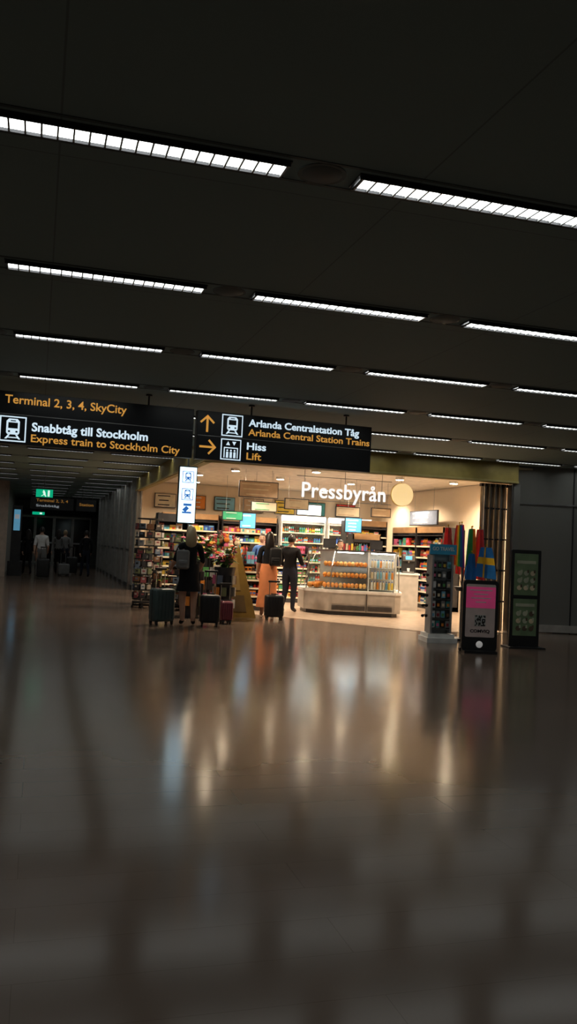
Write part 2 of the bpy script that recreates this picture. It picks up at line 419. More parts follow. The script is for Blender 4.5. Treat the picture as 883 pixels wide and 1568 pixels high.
def board(name, x, y, z, wd, h, m, rz=0.0, lines=0, lm=None, wires=True):
    e = empty(name, (x, y, z), rz); mb = MB()
    mb.box(0, .02, 0, wd+.04, .04, h+.04, DARK); mb.box(0, -.004, 0, wd, .012, h, m)
    for k in range(lines):
        mb.box(-wd*.08, -.014, h*(.35-.7*k/max(1, lines-1)), wd*R.uniform(.4, .75), .004, h*.08, lm or BLACK)
    if wires:
        for sx in (-.35, .35): mb.cyl((sx*wd, .02, h/2), (sx*wd, .02, 3.218-z), .004, .004, GREY, 6)
    mb.obj('board', e, smooth=False)
scr_w = mat('screen_white', (.8, .95, 1), .4, 0, 1.5, (.75, .92, 1)); scr_b = mat('screen_blue', (.1, .4, .8), .4, 0, .55, (.15, .5, .9))
scr_g = mat('screen_green', (.05, .4, .2), .4, 0, .12, (.1, .5, .3)); pap = mat('kraft_board', (.6, .45, .3)); pap2 = mat('menu_paper', (.8, .72, .55))
board('menu_screen', 6.95, 21.9, 2.48, .66, .26, scr_w, 0, 0)
board('menu_screen', 8.0, 21.3, 2.12, .44, .36, scr_b, 0, 4, scr_w)
board('menu_screen', 4.75, 21.4, 2.2, .5, .2, scr_g, 0, 2, WHITE)
board('menu_screen', 5.25, 21.8, 2.1, .4, .38, scr_b, 0, 2, scr_w)
board('hanging_menu_board', 4.85, 19.2, 2.76, .9, .34, pap, 0, 3, pap2)
board('hanging_menu_board', 5.15, 19.8, 2.40, .6, .2, pap2, 0, 2, scr_g)
board('hanging_menu_board', 6.2, 20.6, 2.55, .6, .24, pap2, 0, 2, pap)
board('hanging_menu_board', 7.35, 20.0, 2.40, .6, .22, pap2, 0, 2, pap)
board('hanging_menu_board', 8.4, 20.4, 2.45, .5, .2, pap, 0, 2, pap2)
for i, x in enumerate((3.6, 4.5, 5.4, 6.3, 7.3, 8.3, 9.3)):
    board('wall_poster', x, 25.52, 2.68, .6, .38, (pap2, PAL[1], PAL[5], pap, PAL[2], PAL[12], PAL[0])[i], 0, 3, (BLACK, WHITE)[i % 2], False)
board('price_display_screen', 10.0, 21.3, 2.42, 1.7, .36, mat('screen_grey', (.25, .3, .4), .4, 0, .12, (.4, .5, .65)), -math.pi/2, 3, WHITE)
ws = empty('wall_sign_lettering', (10.46, 21.2, 0), -math.pi/2)
text('SMOOTHIES & KAFFE', -1.0, 1.0, 2.76, 0, LW, ws, cap=.17, bold=.01, ext=.015)

# ------------------------------------------------------------------ service counter
ct = empty('bakery_counter', (7.1, 17.85, 0), math.radians(-20))
CW = mat('counter_laminate', (.45, .42, .38), .35); BUN = mat('baked_bun', (.7, .3, .07), .6); BUN2 = mat('baked_pastry', (.8, .48, .16))
P = [(-.85, 0), (.62, 0), (.75, .12), (.75, 1.5), (-1.5, 1.5), (-1.6, 1.2), (-1.42, .4)]
def inset(P, t, ty=0):
    cx = sum(p[0] for p in P)/len(P); cy = sum(p[1] for p in P)/len(P)
    return [(x+(cx-x)*t, y+(cy-y)*t+ty) for x, y in P]
mb = MB()
mb.prism(inset(P, .06), 0, .09, DARK); mb.prism(P, .09, .50, CW); mb.prism(inset(P, -.02), .50, .56, WHITE)
for x0, x1 in ((-.78, -.04), (.02, .56)):
    mb.box((x0+x1)/2, -.006, .36, x1-x0, .012, .2, CW)
    for k in range(5): mb.box((x0+x1)/2, -.01, .13+k*.022, x1-x0, .012, .01, DARK)
mb.box(-.01, -.01, .3, .015, .015, .4, DARK)
mb.obj('base', ct, smooth=False)
mb = MB()
C = inset(P, .04); T = [(-.75, .35), (.6, .35), (.68, .4), (.68, 1.4), (-1.3, 1.4), (-1.38, 1.2), (-1.18, .62)]
M1 = [(a[0]*.6+b_[0]*.4, a[1]*.8+b_[1]*.2) for a, b_ in zip(C, T)]
mb.prism(C, .56, 1.1, GLASS, M1); mb.prism(M1, 1.1, 1.42, GLASS, T)
mb.obj('case_glass', ct, smooth=False)
mb = MB(); mb.prism(inset(T, -.02), 1.42, 1.46, STEEL)
for c, m1, t in zip(C, M1, T):
    mb.cyl((*c, .56), (*m1, 1.1), .012, .012, STEEL, 8); mb.cyl((*m1, 1.1), (*t, 1.42), .012, .012, STEEL, 8)
mb.box(.02, .75, 1.0, .02, 1.3, .86, WHITE)
mb.box(-.2, 1.2, 1.0, 1.8, .03, .85, WHITE)
case_l = mat('case_light', (1, 1, 1), .5, 0, 18, (1, .97, .9), sample=True)
mb.box(.34, .40, 1.405, .55, .05, .02, case_l); mb.box(-.4, .45, 1.405, .6, .05, .02, case_l)
mb.box(.34, .9, 1.0, .62, .02, .8, WHITE)
for z, y0, x0 in ((.60, .2, -.9), (.83, .3, -.85), (1.08, .42, -.85)):
    mb.box(-.5, y0+.28, z, .98, .5, .015, STEEL); mb.box(.34, y0+.28, z, .6, .5, .015, WHITE)
for x in (-.9, .2):
    mb.box(x, 1.1, 1.60, .30, .03, .22, BLACK); mb.box(x, 1.1, 1.48, .06, .06, .06, BLACK); mb.box(x, 1.08, 1.60, .27, .01, .19, DARK)
mb.obj('case_frame', ct, smooth=False)
mb = MB()
for z, y0 in ((.61, .12), (.84, .16), (1.09, .28)):
    for i in range(11):
        for k in range(3):
            mb.sph((-.96+i*.09+R.uniform(-.01, .01), y0+.08+k*.12, z+.05), (.045, .055, .055), R.choice((BUN, BUN2, BUN, PAL[1])), 10, 6)
    for i in range(8):
        x = .1+i*.065
        for k in range(2):
            yy = y0+.08+k*.12; m = R.choice((PAL[6], PAL[10], PAL[2], PAL[6], PAL[1], PAL[5]))
            mb.cyl((x, yy, z), (x, yy, z+.12), .024, .024, m, 10); mb.cyl((x, yy, z+.12), (x, yy, z+.16), .024, .012, m, 10); mb.cyl((x, yy, z+.16), (x, yy, z+.18), .013, .013, PAL[4], 10)
for i in range(8):
    for k in range(2): mb.sph((-1.3+.02*i+k*.14, .45+i*.1, .64), (.07, .07, .065), (BUN, PAL[1])[k], 10, 6)
for i in range(9): mb.cyl((-.55+i*.06, .55, 1.46), (-.55+i*.06, .55, 1.46+R.uniform(.08, .16)), .022, .022, R.choice(PAL), 8)
mb.obj('pastries_and_bottles', ct)
e3 = empty('coffee_station', (8.95, 20.3, 0), math.radians(-20)); mb = MB()
mb.box(0, 0, .45, .9, .6, .9, CW); mb.box(0, 0, .92, .96, .66, .04, WHITE)
for x in (-.25, .2):
    mb.box(x, .08, 1.17, .32, .34, .46, BLACK); mb.box(x, -.1, 1.32, .3, .1, .14, STEEL); mb.cyl((x, -.1, 1.2), (x, -.1, 1.26), .02, .02, STEEL)
    mb.box(x, -.1, .97, .28, .16, .03, STEEL); mb.cyl((x, -.1, .985), (x, -.1, 1.07), .03, .04, WHITE)
    mb.box(x, -.155, 1.33, .16, .005, .09, scr_b)
mb.obj('machines', e3, smooth=False, bevel=.006)

# slanted newspaper stand
e = empty('newspaper_stand', (4.06, 17.2, 0), math.radians(-10)); mb = MB(); YEL = mat('mustard_panel', (.30, .18, .035), .5)
prof = [(-.36, 0), (.32, 0), (.24, .3), (-.08, 1.42), (-.36, 1.42)]
mb.plate(prof, -.26, .03, YEL); mb.plate(prof, .3, .03, YEL)
mb.plate([(-.30, .55), (-.02, .55), (-.12, 1.2), (-.30, 1.2)], -.266, .006, mat('faded_poster', (.42, .27, .09)))
mb.plate([(-.30, .12), (.12, .12), (.06, .45), (-.30, .45)], -.266, .006, mat('faded_poster2', (.16, .10, .04)))
mb.box(-.345, .035, .71, .03, .56, 1.38, YEL); mb.box(-.04, .035, .04, .6, .54, .06, DARK)
for k in range(5):
    z = .28+k*.24; x = .21-(z-.3)*.28
    mb.box(x-.18, .03, z, .34, .54, .02, WHITE)
    for q in range(3): mb.box(x-.04, -.16+q*.18, z+.1, .02, .16, .19, R.choice(PAL))
mb.obj('stand', e, smooth=False)

def spinner(name, loc, r, H, n, head=None, body=BLACK, basem=BLACK, tiers=6, pal=MUT):
    e = empty(name, loc, R.uniform(0, 1)); mb = MB()
    mb.cyl((0, 0, .02), (0, 0, H), .02, .02, STEEL, 10)
    for k in range(4):
        a = k*math.pi/2; mb.box(math.cos(a)*r*.5, math.sin(a)*r*.5, .06, r, .05, .04, basem, a)
        mb.cyl((math.cos(a)*r*.95, math.sin(a)*r*.95, 0), (math.cos(a)*r*.95, math.sin(a)*r*.95, .05), .025, .025, BLACK, 8)
    mb.cyl((0, 0, .1), (0, 0, .14), r, r, basem, 20); mb.cyl((0, 0, H-.03), (0, 0, H), r*.9, r*.9, basem, 20)
    for t in range(tiers):
        z = .2+t*(H-.3)/tiers; hh = (H-.3)/tiers
        for k in range(n):
            a = 2*math.pi*k/n; c, s_ = math.cos(a), math.sin(a)
            wd = 2*r*math.sin(math.pi/n)*.9; rr = r*R.uniform(.85, .97)
            mb.box(c*r*.88, s_*r*.88, z+.03, .05, wd, .03, body, a)
            mb.box(c*rr, s_*rr, z+hh*.48, .03, wd*R.uniform(.6, .9), hh*R.uniform(.6, .85), R.choice(pal), a)
            mb.box(c*(rr+.017), s_*(rr+.017), z+hh*.62, .004, wd*.4, hh*.2, R.choice(pal), a)
    if head: mb.box(0, 0, H+.1, r*1.9, .04, .2, head)
    mb.obj('rack', e, smooth=False); return e
spinner('postcard_spinner_rack', (2.5, 20.0, 0), .33, 1.98, 10, None, BLACK, tiers=9)
spinner('postcard_spinner_rack', (2.25, 18.9, 0), .2, 1.3, 8, None, BLACK, tiers=6)
spinner('postcard_spinner_rack', (3.05, 18.6, 0), .28, 1.7, 10, None, BLACK, tiers=8)
# gift table with plush toys
e = empty('gift_display_table', (3.87, 18.3, 0)); mb = MB()
mb.box(0, 0, .98, .8, .5, .04, CW)
for sx in (-.36, .36):
    for sy in (-.2, .2): mb.box(sx, sy, .48, .05, .05, .96, DARK)
mb.box(0, 0, .3, .74, .44, .03, CW)
for i in range(100):
    x, y_ = R.uniform(-.38, .38), R.uniform(-.2, .2); z = 1.0+R.uniform(.04, .68)*(1-abs(x)); q = R.uniform(.04, .07)
    m = R.choice(PAL); mb.sph((x, y_, z+.04), (q, q, q*1.1), m, 10, 6); mb.sph((x, y_-.02, z+.04+q*1.2), q*.65, m, 8, 6)
    for s_ in (-1, 1): mb.sph((x+s_*q*.5, y_-.02, z+.05+q*1.7), q*.25, m, 6, 4)
mb.obj('table_and_plush', e)
LF = mat('leaf_green', (.11, .22, .06), .5)
def flowers(name, loc, s):
    e = empty(name, loc); mb = MB(); mb.M = Matrix.Scale(s, 4)
    mb.loft([(0, 0, 0, .14, .14), (0, 0, .7, .16, .16), (0, 0, .95, .2, .2), (0, 0, .97, .2, .2), (0, 0, .93, .17, .17)], DARK, 18)
    for t in range(3):     # lower hanging bunches
        for k in range(9):
            a = k*.698+t*.3; mb.box(math.cos(a)*.2, math.sin(a)*.2, .3+t*.22, .03, .1, .16, R.choice(MUT+[PAL[8], PAL[1], PAL[3]]), a)
    for i in range(100):
        a = R.uniform(0, 6.28); l = R.uniform(.18, .40); c, s_ = math.cos(a), math.sin(a); up = R.uniform(.4, 1.1)
        p0 = Vector((c*.04, s_*.04, .93)); p1 = p0+Vector((c*l*.38, s_*l*.38, l*up)); p2 = p1+Vector((c*l*.4, s_*l*.4, l*(up-.7)*.6)); sd = Vector((-s_, c, 0))*.028
        mb.add([p0, p1+sd, p2, p1-sd], [(0, 1, 2, 3)], LF)
        if i % 2 == 0:
            m = R.choice((PAL[8], PAL[0], PAL[2], WHITE, PAL[8], PAL[1])); ctr = p1+Vector((0, 0, .03))
            for k in range(5): mb.sph(ctr+Vector((math.cos(k*1.257)*.026, math.sin(k*1.257)*.026, 0)), (.022, .022, .014), m, 6, 4)
            mb.sph(ctr+Vector((0, 0, .008)), .012, PAL[2], 6, 4)
    mb.obj('flowers', e)
flowers('flower_bucket_display', (3.55, 16.45, 0), 1.05)
flowers('flower_bucket_display', (2.95, 16.7, 0), 1.12)
flowers('flower_bucket_display', (3.3, 17.45, 0), 1.2)

# ------------------------------------------------------------------ front right stands
e = empty('accessory_display_rack', (6.55, 13.2, 0), math.radians(-8)); mb = MB()
mb.box(0, 0, .04, .52, .5, .08, WHITE); mb.box(0, .02, .11, .46, .42, .06, WHITE)
mb.box(0, .05, .8, .36, .05, 1.36, mat('peg_panel', (.32, .36, .36))); mb.box(-.17, 0, .8, .03, .3, 1.3, GREY); mb.box(.17, 0, .8, .03, .3, 1.3, GREY)
BLU = mat('blue_header', (.02, .16, .28), .5, 0, .05, (.05, .4, .6)); mb.box(.03, -.03, 1.55, .46, .05, .17, BLU)
for k in range(7):
    for q in range(4):
        x = -.13+q*.085; z = .3+k*.165
        mb.cyl((x, .03, z+.07), (x, -.12, z+.07), .004, .004, STEEL, 6)
        mb.box(x, -.1, z, .065, .02, .11, R.choice([BLACK, WHITE, GREY, DARK, PAL[5], BLACK, PAL[12]])); mb.box(x, -.112, z-.01, .04, .006, .05, R.choice(PAL))
    mb.box(0, -.1, .22+k*.165, .34, .06, .008, STEEL)
for k in range(5):
    z = .45+k*.17; mb.cyl((-.17, 0, z), (-.28, -.05, z), .006, .006, STEEL, 6)
    for s_ in (-1, 1): mb.sph((-.27+s_*.03, -.08, z-.02), (.03, .01, .025), BLACK, 10, 6)
    mb.box(-.27, -.08, z-.005, .1, .012, .01, BLACK)
mb.obj('rack', e, smooth=False)
text('GO TRAVEL', -.16, .22, 1.53, -.06, WHITE, e, cap=.06)

def flag(mb, x, y, z, wd, h, fn, ang, ph):
    nx, nz = 12, 18; c, s_ = math.cos(ang), math.sin(ang)
    g = []
    for j in range(nz+1):
        for i in range(nx+1):
            u_, v_ = i/nx, j/nz; sq = (.5+.5*v_**.7)
            lx = (u_-.5)*wd*sq; ly = .03*math.sin(u_*9+ph)*(.4+v_)
            g.append((x+lx*c-ly*s_, y+lx*s_+ly*c, z-v_*h-.05*u_*v_))
    for j in range(nz):
        for i in range(nx):
            k = j*(nx+1)+i; q = [g[k], g[k+1], g[k+nx+2], g[k+nx+1]]
            mb.add(q, [(0, 1, 2, 3)], fn((i+.5)/nx, (j+.5)/nz))
e = empty('flag_display_stand', (7.1, 13.45, 0)); mb = MB()
mb.cyl((0, 0, 0), (0, 0, .04), .2, .2, BLACK, 24); mb.cyl((0, 0, .04), (0, 0, 1.9), .02, .02, STEEL, 10)
FC = lambda n, c: mat('flag_'+n, c, .8, transl=.45)
FR = FC('red', (.65, .035, .035)); FO = FC('orange', (.8, .25, .03)); FY = FC('yellow', (.95, .65, .04)); FG = FC('green', (.05, .4, .1)); FB = FC('blue', (.03, .22, .65)); FV = FC('violet', (.25, .05, .45)); FW = FC('white', (.7, .7, .7)); FD = FC('maroon', (.3, .03, .04))
rb = [FR, FO, FY, FG, FB, FV]
rain = lambda a, b_: rb[min(5, int(a*6))]
swe = lambda a, b_: FY if (abs(a-.42) < .10 or abs(b_-.45) < .09) else FB
den = lambda a, b_: FW if (abs(a-.5) < .08 or abs(b_-.35) < .07) else FR
red = lambda a, b_: FD if a > .5 else FR
grn = lambda a, b_: FG if a < .5 else FO
for dx, dy, z, wd, h, fn, a in ((-.30, 0, 1.93, .22, .75, red, .3), (-.15, -.12, 1.98, .22, .68, rain, -.2), (.0, .08, 2.0, .2, .85, den, .2), (.09, -.14, 1.93, .2, .62, grn, 0),
                               (.34, .05, 1.93, .22, .85, red, -.3), (.2, .1, 1.93, .22, .85, lambda a, b_: FB if a < .5 else FD, .2), (.30, -.26, 1.62, .42, .50, swe, .1), (.05, -.22, 1.5, .2, .5, lambda a, b_: FB, 0)):
    mb.cyl((0, 0, .9), (dx, dy, z+.03), .006, .006, HDW, 6); mb.sph((dx, dy, z+.04), .014, FY, 8, 6)
    flag(mb, dx, dy, z, wd, h, fn, a, R.uniform(0, 5))
mb.cyl((0, 0, .85), (0, 0, .92), .1, .14, DARK, 16)
mb.obj('flags', e)

e = empty('phone_shaped_advert_stand', (6.52, 11.75, 0), math.radians(-14)); mb = MB()
PK = mat('poster_pink', (.65, .05, .17), .5, 0, .14, (.9, .1, .3)); PW = mat('poster_pale', (.45, .36, .33), .5, 0, .04)
def rrect(x0, z0, x1, z1, r_, n_=6):
    pts = []
    for cx, cz, a0 in ((x1-r_, z1-r_, 0), (x0+r_, z1-r_, 90), (x0+r_, z0+r_, 180), (x1-r_, z0+r_, 270)):
        for k in range(n_+1):
            a = math.radians(a0+90*k/n_); pts.append((cx+r_*math.cos(a), cz+r_*math.sin(a)))
    return pts
mb.plate(rrect(-.27, .03, .27, 1.1, .06), -.035, .07, BLACK)
mb.plate(rrect(-.225, .24, .225, 1.04, .02), -.040, .006, PW); mb.plate(rrect(-.225, .68, .225, 1.0, .01), -.044, .006, PK)
mb.box(0, .02, .02, .5, .34, .04, BLACK)
for sx in (-.24, .24): mb.cyl((sx, .1, .03), (sx, .18, .03), .03, .03, BLACK, 12)
mb.sph((0, -.04, .13), (.052, .03, .052), mat('white_button', (.8, .78, .75), .4, 0, .2), 16, 10)
for k, wd in enumerate((.34, .22, .3, .16)): mb.box(0, -.046, .95-k*.06, wd, .004, .014, WHITE)
mb.plate([(-.085, .405), (.085, .405), (.085, .575), (-.085, .575)], -.043, .004, mat('card_white', (0, 0, 0)))
for i in range(9):
    for j in range(9):
        if R.random() < .5 or (i in (0, 8) and j in (0, 8)): mb.box(-.07+i*.0175, -.044, .42+j*.0175, .0165, .006, .0165, BLACK)
mb.obj('sign_body', e, smooth=False)
text('COMVIQ', -.15, .15, .31, -.042, BLACK, e, cap=.045, bold=.03)

e = empty('poster_display_stand', (7.72, 12.45, 0), math.radians(-10)); mb = MB()
PG = mat('poster_green', (.19, .28, .15), .4); PGL = mat('poster_olive_light', (.5, .52, .38)); PD = mat('poster_brown', (.12, .08, .05))
mb.plate(rrect(-.25, .02, .25, 1.6, .015), -.025, .05, BLACK); mb.box(0, 0, .012, .62, .36, .024, BLACK)
for z0, z1 in ((.86, 1.54), (.2, .80)):
    mb.plate([(-.2, z0), (.2, z0), (.2, z1), (-.2, z1)], -.030, .006, PG)
    mb.box(0, -.033, (z0+z1)/2+.2, .32, .004, .05, PGL)
    for i in range(3):
        for j in range(3):
            x = -.11+i*.11; z = z0+.12+j*.12
            mb.cyl((x, -.038, z), (x, -.030, z), .04, .04, R.choice((PGL, PD, PAL[10])), 14)
            mb.box(x+.03, -.036, z+.03, .03, .006, .05, R.choice((PGL, PD)), )
mb.obj('frame_and_posters', e, smooth=False)

# ------------------------------------------------------------------ corridor things
e = empty('emergency_exit_sign', (.12, 23, 0)); mb = MB(); EG = mat('exit_green', (.0, .4, .2), .5, 0, .4, (.0, .8, .4)); EW = mat('exit_white', (.6, .8, .7), .5, 0, .8, (.8, 1, .9))
mb.box(0, 0, 2.56, .42, .06, .2, EG); mb.cyl((0, 0, 2.66), (0, 0, CH), .01, .01, DARK, 8)
mb.sph((-.02, -.035, 2.62), (.018, .006, .018), EW, 8, 6)
for pc in ([(-.05, 2.6), (.01, 2.61), (.03, 2.54), (-.02, 2.53)], [(-.02, 2.53), (.02, 2.54), (.05, 2.48), (.03, 2.47)], [(-.02, 2.53), (0, 2.53), (-.07, 2.48), (-.08, 2.49)], [(.08, 2.48), (.13, 2.48), (.13, 2.64), (.08, 2.64)]): mb.plate(pc, -.036, .008, EW)
mb.obj('sign', e, smooth=False)
e = empty('emergency_exit_sign', (.0, 38, 0)); mb = MB(); mb.box(0, 0, 2.4, .5, .06, .12, EG); mb.cyl((0, 0, 2.46), (0, 0, CH), .01, .01, DARK, 8); mb.box(.1, -.034, 2.4, .1, .008, .07, EW); mb.obj('sign', e, smooth=False)
SO2 = mat('sign_orange_dim', (.4, .17, .03), .5, 0, .16, (1, .48, .09)); SW2 = mat('sign_white_dim', (.4, .4, .4), .5, 0, .2, (.8, .9, 1))
e = empty('hanging_corridor_sign', (0, 32, 0)); mb = MB()
mb.box(.45, 0, 2.62, 1.5, .1, .42, SB); mb.box(1.65, 0, 2.62, .7, .1, .42, SB)
for x in (-.1, 1.0, 1.5, 1.85): mb.cyl((x, 0, 2.8), (x, 0, CH), .01, .01, DARK, 6)
mb.obj('panels', e, smooth=False)
text('Terminal 2, 3, 4', -.1, 1.0, 2.68, -.052, SO2, e, cap=.1); text('Snabbtåg', -.1, .7, 2.5, -.052, SW2, e, cap=.08); text('Station', 1.4, 1.9, 2.6, -.052, SO2, e, cap=.1)
scr_d = mat('screen_blue_dim', (.05, .2, .4), .4, 0, .32, (.2, .6, .9))
e = empty('information_screen', (-.72, 32.2, 0)); mb = MB(); mb.box(0, 0, 1.5, .34, .12, 2.0, DARK); mb.box(0, -.065, 1.98, .22, .01, .75, scr_d); mb.box(0, -.075, 2.1, .16, .006, .16, SW2); mb.box(0, 0, .25, .5, .3, .5, DARK); mb.obj('totem', e, smooth=False, bevel=.01)
mb = MB()
for k in range(4):
    x = -.6+k*.95
    for sx in (-.44, .44): mb.box(x+sx, 46.9, 1.25, .06, .08, 2.5, STEEL)
    for z in (.06, 1.1, 2.45): mb.box(x, 46.9, z, .88, .07, .08, STEEL)
    mb.box(x, 46.92, 1.25, .8, .02, 2.3, mat('door_dark_glass', (.02, .02, .02), .1))
mb.box(1, 46.9, 2.7, 4, .1, .3, DARK)
mb.obj('door_1', smooth=False)

# ------------------------------------------------------------------ people
SKIN = mat('skin', (.55, .32, .22), .5); EYE = mat('eye_white', (.7, .7, .7)); LIP = mat('lips', (.35, .1, .09))
def skinmesh(V, E, rad, roots, sub=2):
    me = bpy.data.meshes.new('s'); me.from_pydata(V, E, []); o = bpy.data.objects.new('s', me); COL.objects.link(o)
    o.modifiers.new('k', 'SKIN')
    sv = me.skin_vertices[0].data
    for i, r_ in enumerate(rad): sv[i].radius = (r_, r_) if not hasattr(r_, '__len__') else r_; sv[i].use_root = i in roots
    ss = o.modifiers.new('b', 'SUBSURF'); ss.levels = sub
    bpy.context.view_layer.update()
    out = bpy.data.meshes.new_from_object(o.evaluated_get(bpy.context.evaluated_depsgraph_get()))
    bpy.data.objects.remove(o); return out
def segd(p, a, b_):
    a = Vector(a); b_ = Vector(b_); ab = b_-a; t = max(0, min(1, (p-a).dot(ab)/ab.length_squared)); return (p-a-ab*t).length
def person(name, loc, rz, H, top, bottom, shoe, hair, long_hair=False, sleeves='long', hem=.0, pose=None, skirt=None, slim=1.0):
    J = dict(pel=(0, 0, .96), wai=(0, 0, 1.10), che=(0, .0, 1.27), nkb=(0, -.01, 1.40), nk=(0, 0, 1.475), hd=(0, .01, 1.55),
             shL=(-.165, -.01, 1.385), elL=(-.215, -.03, 1.10), wrL=(-.22, .06, .86), shR=(.165, -.01, 1.385), elR=(.215, -.03, 1.10), wrR=(.22, .06, .86),
             hiL=(-.09, 0, .88), knL=(-.10, .02, .49), anL=(-.10, -.02, .09), toL=(-.11, .13, .035), hiR=(.09, 0, .88), knR=(.10, .02, .49), anR=(.10, -.02, .09), toR=(.12, .13, .035))
    if pose: J.update(pose)
    rad = dict(pel=.135, wai=.112, che=.135, nkb=.085, nk=.05, hd=.048, shL=.062, elL=.045, wrL=.028, shR=.062, elR=.045, wrR=.028,
               hiL=.095, knL=.06, anL=.04, toL=.034, hiR=.095, knR=.06, anR=.04, toR=.034)
    K = list(J); E = [('pel', 'wai'), ('wai', 'che'), ('che', 'nkb'), ('nkb', 'nk'), ('nk', 'hd'), ('nkb', 'shL'), ('shL', 'elL'), ('elL', 'wrL'), ('nkb', 'shR'), ('shR', 'elR'), ('elR', 'wrR'),
         ('pel', 'hiL'), ('hiL', 'knL'), ('knL', 'anL'), ('anL', 'toL'), ('pel', 'hiR'), ('hiR', 'knR'), ('knR', 'anR'), ('anR', 'toR')]
    me = skinmesh([J[k] for k in K], [(K.index(a), K.index(b_)) for a, b_ in E], [rad[k]*slim for k in K], [K.index('pel')])
    def cls(p):
        up = min(segd(p, J['shL'], J['elL']), segd(p, J['shR'], J['elR'])); fo = min(segd(p, J['elL'], J['wrL']), segd(p, J['elR'], J['wrR']))
        to = min(segd(p, J['pel'], J['wai']), segd(p, J['wai'], J['che']), segd(p, J['che'], J['nkb']))-.06
        if p.z > 1.455: return SKIN
        if fo < to and fo < up: return top if sleeves == 'long' else SKIN
        if up < to: return SKIN if sleeves == 'none' else top
        if p.z > 1.0: return top
        if p.z < .085: return shoe
        if p.z < hem: return SKIN
        return bottom
    mb = MB(); s = H/1.73; mb.M = Matrix.Scale(s, 4)
    mb.mesh(me, cls)
    hx, hy, hz = J['hd'][0], J['hd'][1]+.01, J['hd'][2]+.065
    def hf(u_, v):
        v = v.copy()
        if u_.z < 0: v.x *= 1-.3*u_.z*u_.z; v.y *= 1-.12*u_.z*u_.z
        if u_.y > .6 and abs(u_.x) < .35: v.y += .022*math.exp(-((u_.z+.15)/.16)**2)*(1-abs(u_.x)/.35)
        if u_.y > .6: v.y -= .006*math.exp(-((u_.z-.08)/.1)**2)*(abs(u_.x) > .15)
        return v
    mb.sph((hx, hy, hz), (.074, .092, .112), SKIN, 24, 18, hf)
    for q in (-1, 1):
        mb.sph((hx+q*.03, hy+.080, hz+.005), (.013, .009, .008), EYE, 8, 6); mb.sph((hx+q*.03, hy+.087, hz+.005), (.006, .004, .006), BLACK, 8, 6)
        mb.sph((hx+q*.075, hy-.005, hz-.012), (.01, .02, .032), SKIN, 8, 6); mb.box(hx+q*.03, hy+.088, hz+.027, .03, .006, .006, hair)
    mb.sph((hx, hy+.085, hz-.06), (.024, .008, .008), LIP, 10, 6)
    mb.sph((hx, hy-.008, hz+.012), (.085, .102, .120), hair, 24, 18, None, lambda c: (c.y > .35 and c.z < .45) or c.z < (-.55 if not long_hair else -.8) or (c.y > .0 and c.z < -.2))
    if long_hair:
        mb.loft([(hx, hy-.05, hz+.06, .07, .05), (hx, hy-.065, hz-.02, .092, .06), (hx, hy-.08, hz-.12, .10, .055), (hx, hy-.095, hz-.22, .095, .042), (hx, hy-.10, hz-.30, .06, .025), (hx, hy-.10, hz-.33, .02, .01)], hair, 18)
    for sd, el, wr in ((-1, 'elL', 'wrL'), (1, 'elR', 'wrR')):
        p = Vector(J[wr]); dd = (p-Vector(J[el])).normalized(); nn = Vector((-sd, 0, 0)); nn = (nn-dd*nn.dot(dd)).normalized(); ss_ = dd.cross(nn)
        if ss_.y < 0: ss_ = -ss_
        V = []; EE = []; rr = []; roots = []
        V += [p-dd*.01, p+dd*.03, p+dd*.075]; rr += [.024, .03, .03]; EE += [(0, 1), (1, 2)]; roots.append(0)
        for i, (o_, l_) in enumerate(((.028, .068), (.010, .078), (-.010, .073), (-.027, .058))):
            b0 = len(V); k0 = p+dd*.075+ss_*o_
            k1 = k0+(dd*.9+nn*.35).normalized()*l_*.5; k2 = k1+(dd*.5+nn*.85).normalized()*l_*.35; k3 = k2+(dd*.1+nn).normalized()*l_*.25
            V += [k0, k1, k2, k3]; rr += [.0105, .0095, .0085, .007]; EE += [(b0, b0+1), (b0+1, b0+2), (b0+2, b0+3)]; roots.append(b0)
        b0 = len(V); k0 = p+dd*.03+ss_*.022; k1 = k0+(dd*.7+ss_*.7+nn*.2).normalized()*.035; k2 = k1+(dd*.9+ss_*.2+nn*.4).normalized()*.03
        V += [k0, k1, k2]; rr += [.013, .011, .008]; EE += [(b0, b0+1), (b0+1, b0+2)]; roots.append(b0)
        hm = skinmesh([tuple(v) for v in V], EE, rr, roots, 1)
        mb.mesh(hm, lambda c: SKIN)
    if skirt:
        zt, zb, rt, rb_, m = skirt; secs = []
        for k in range(9):
            t = k/8; z = zt+(zb-zt)*t; secs.append((0, 0, z, rt+(rb_-rt)*t+.01*math.sin(k), (rt+(rb_-rt)*t)*.8))
        mb.loft(secs, m, 24)
    return mb.obj(name, None, loc, rz)

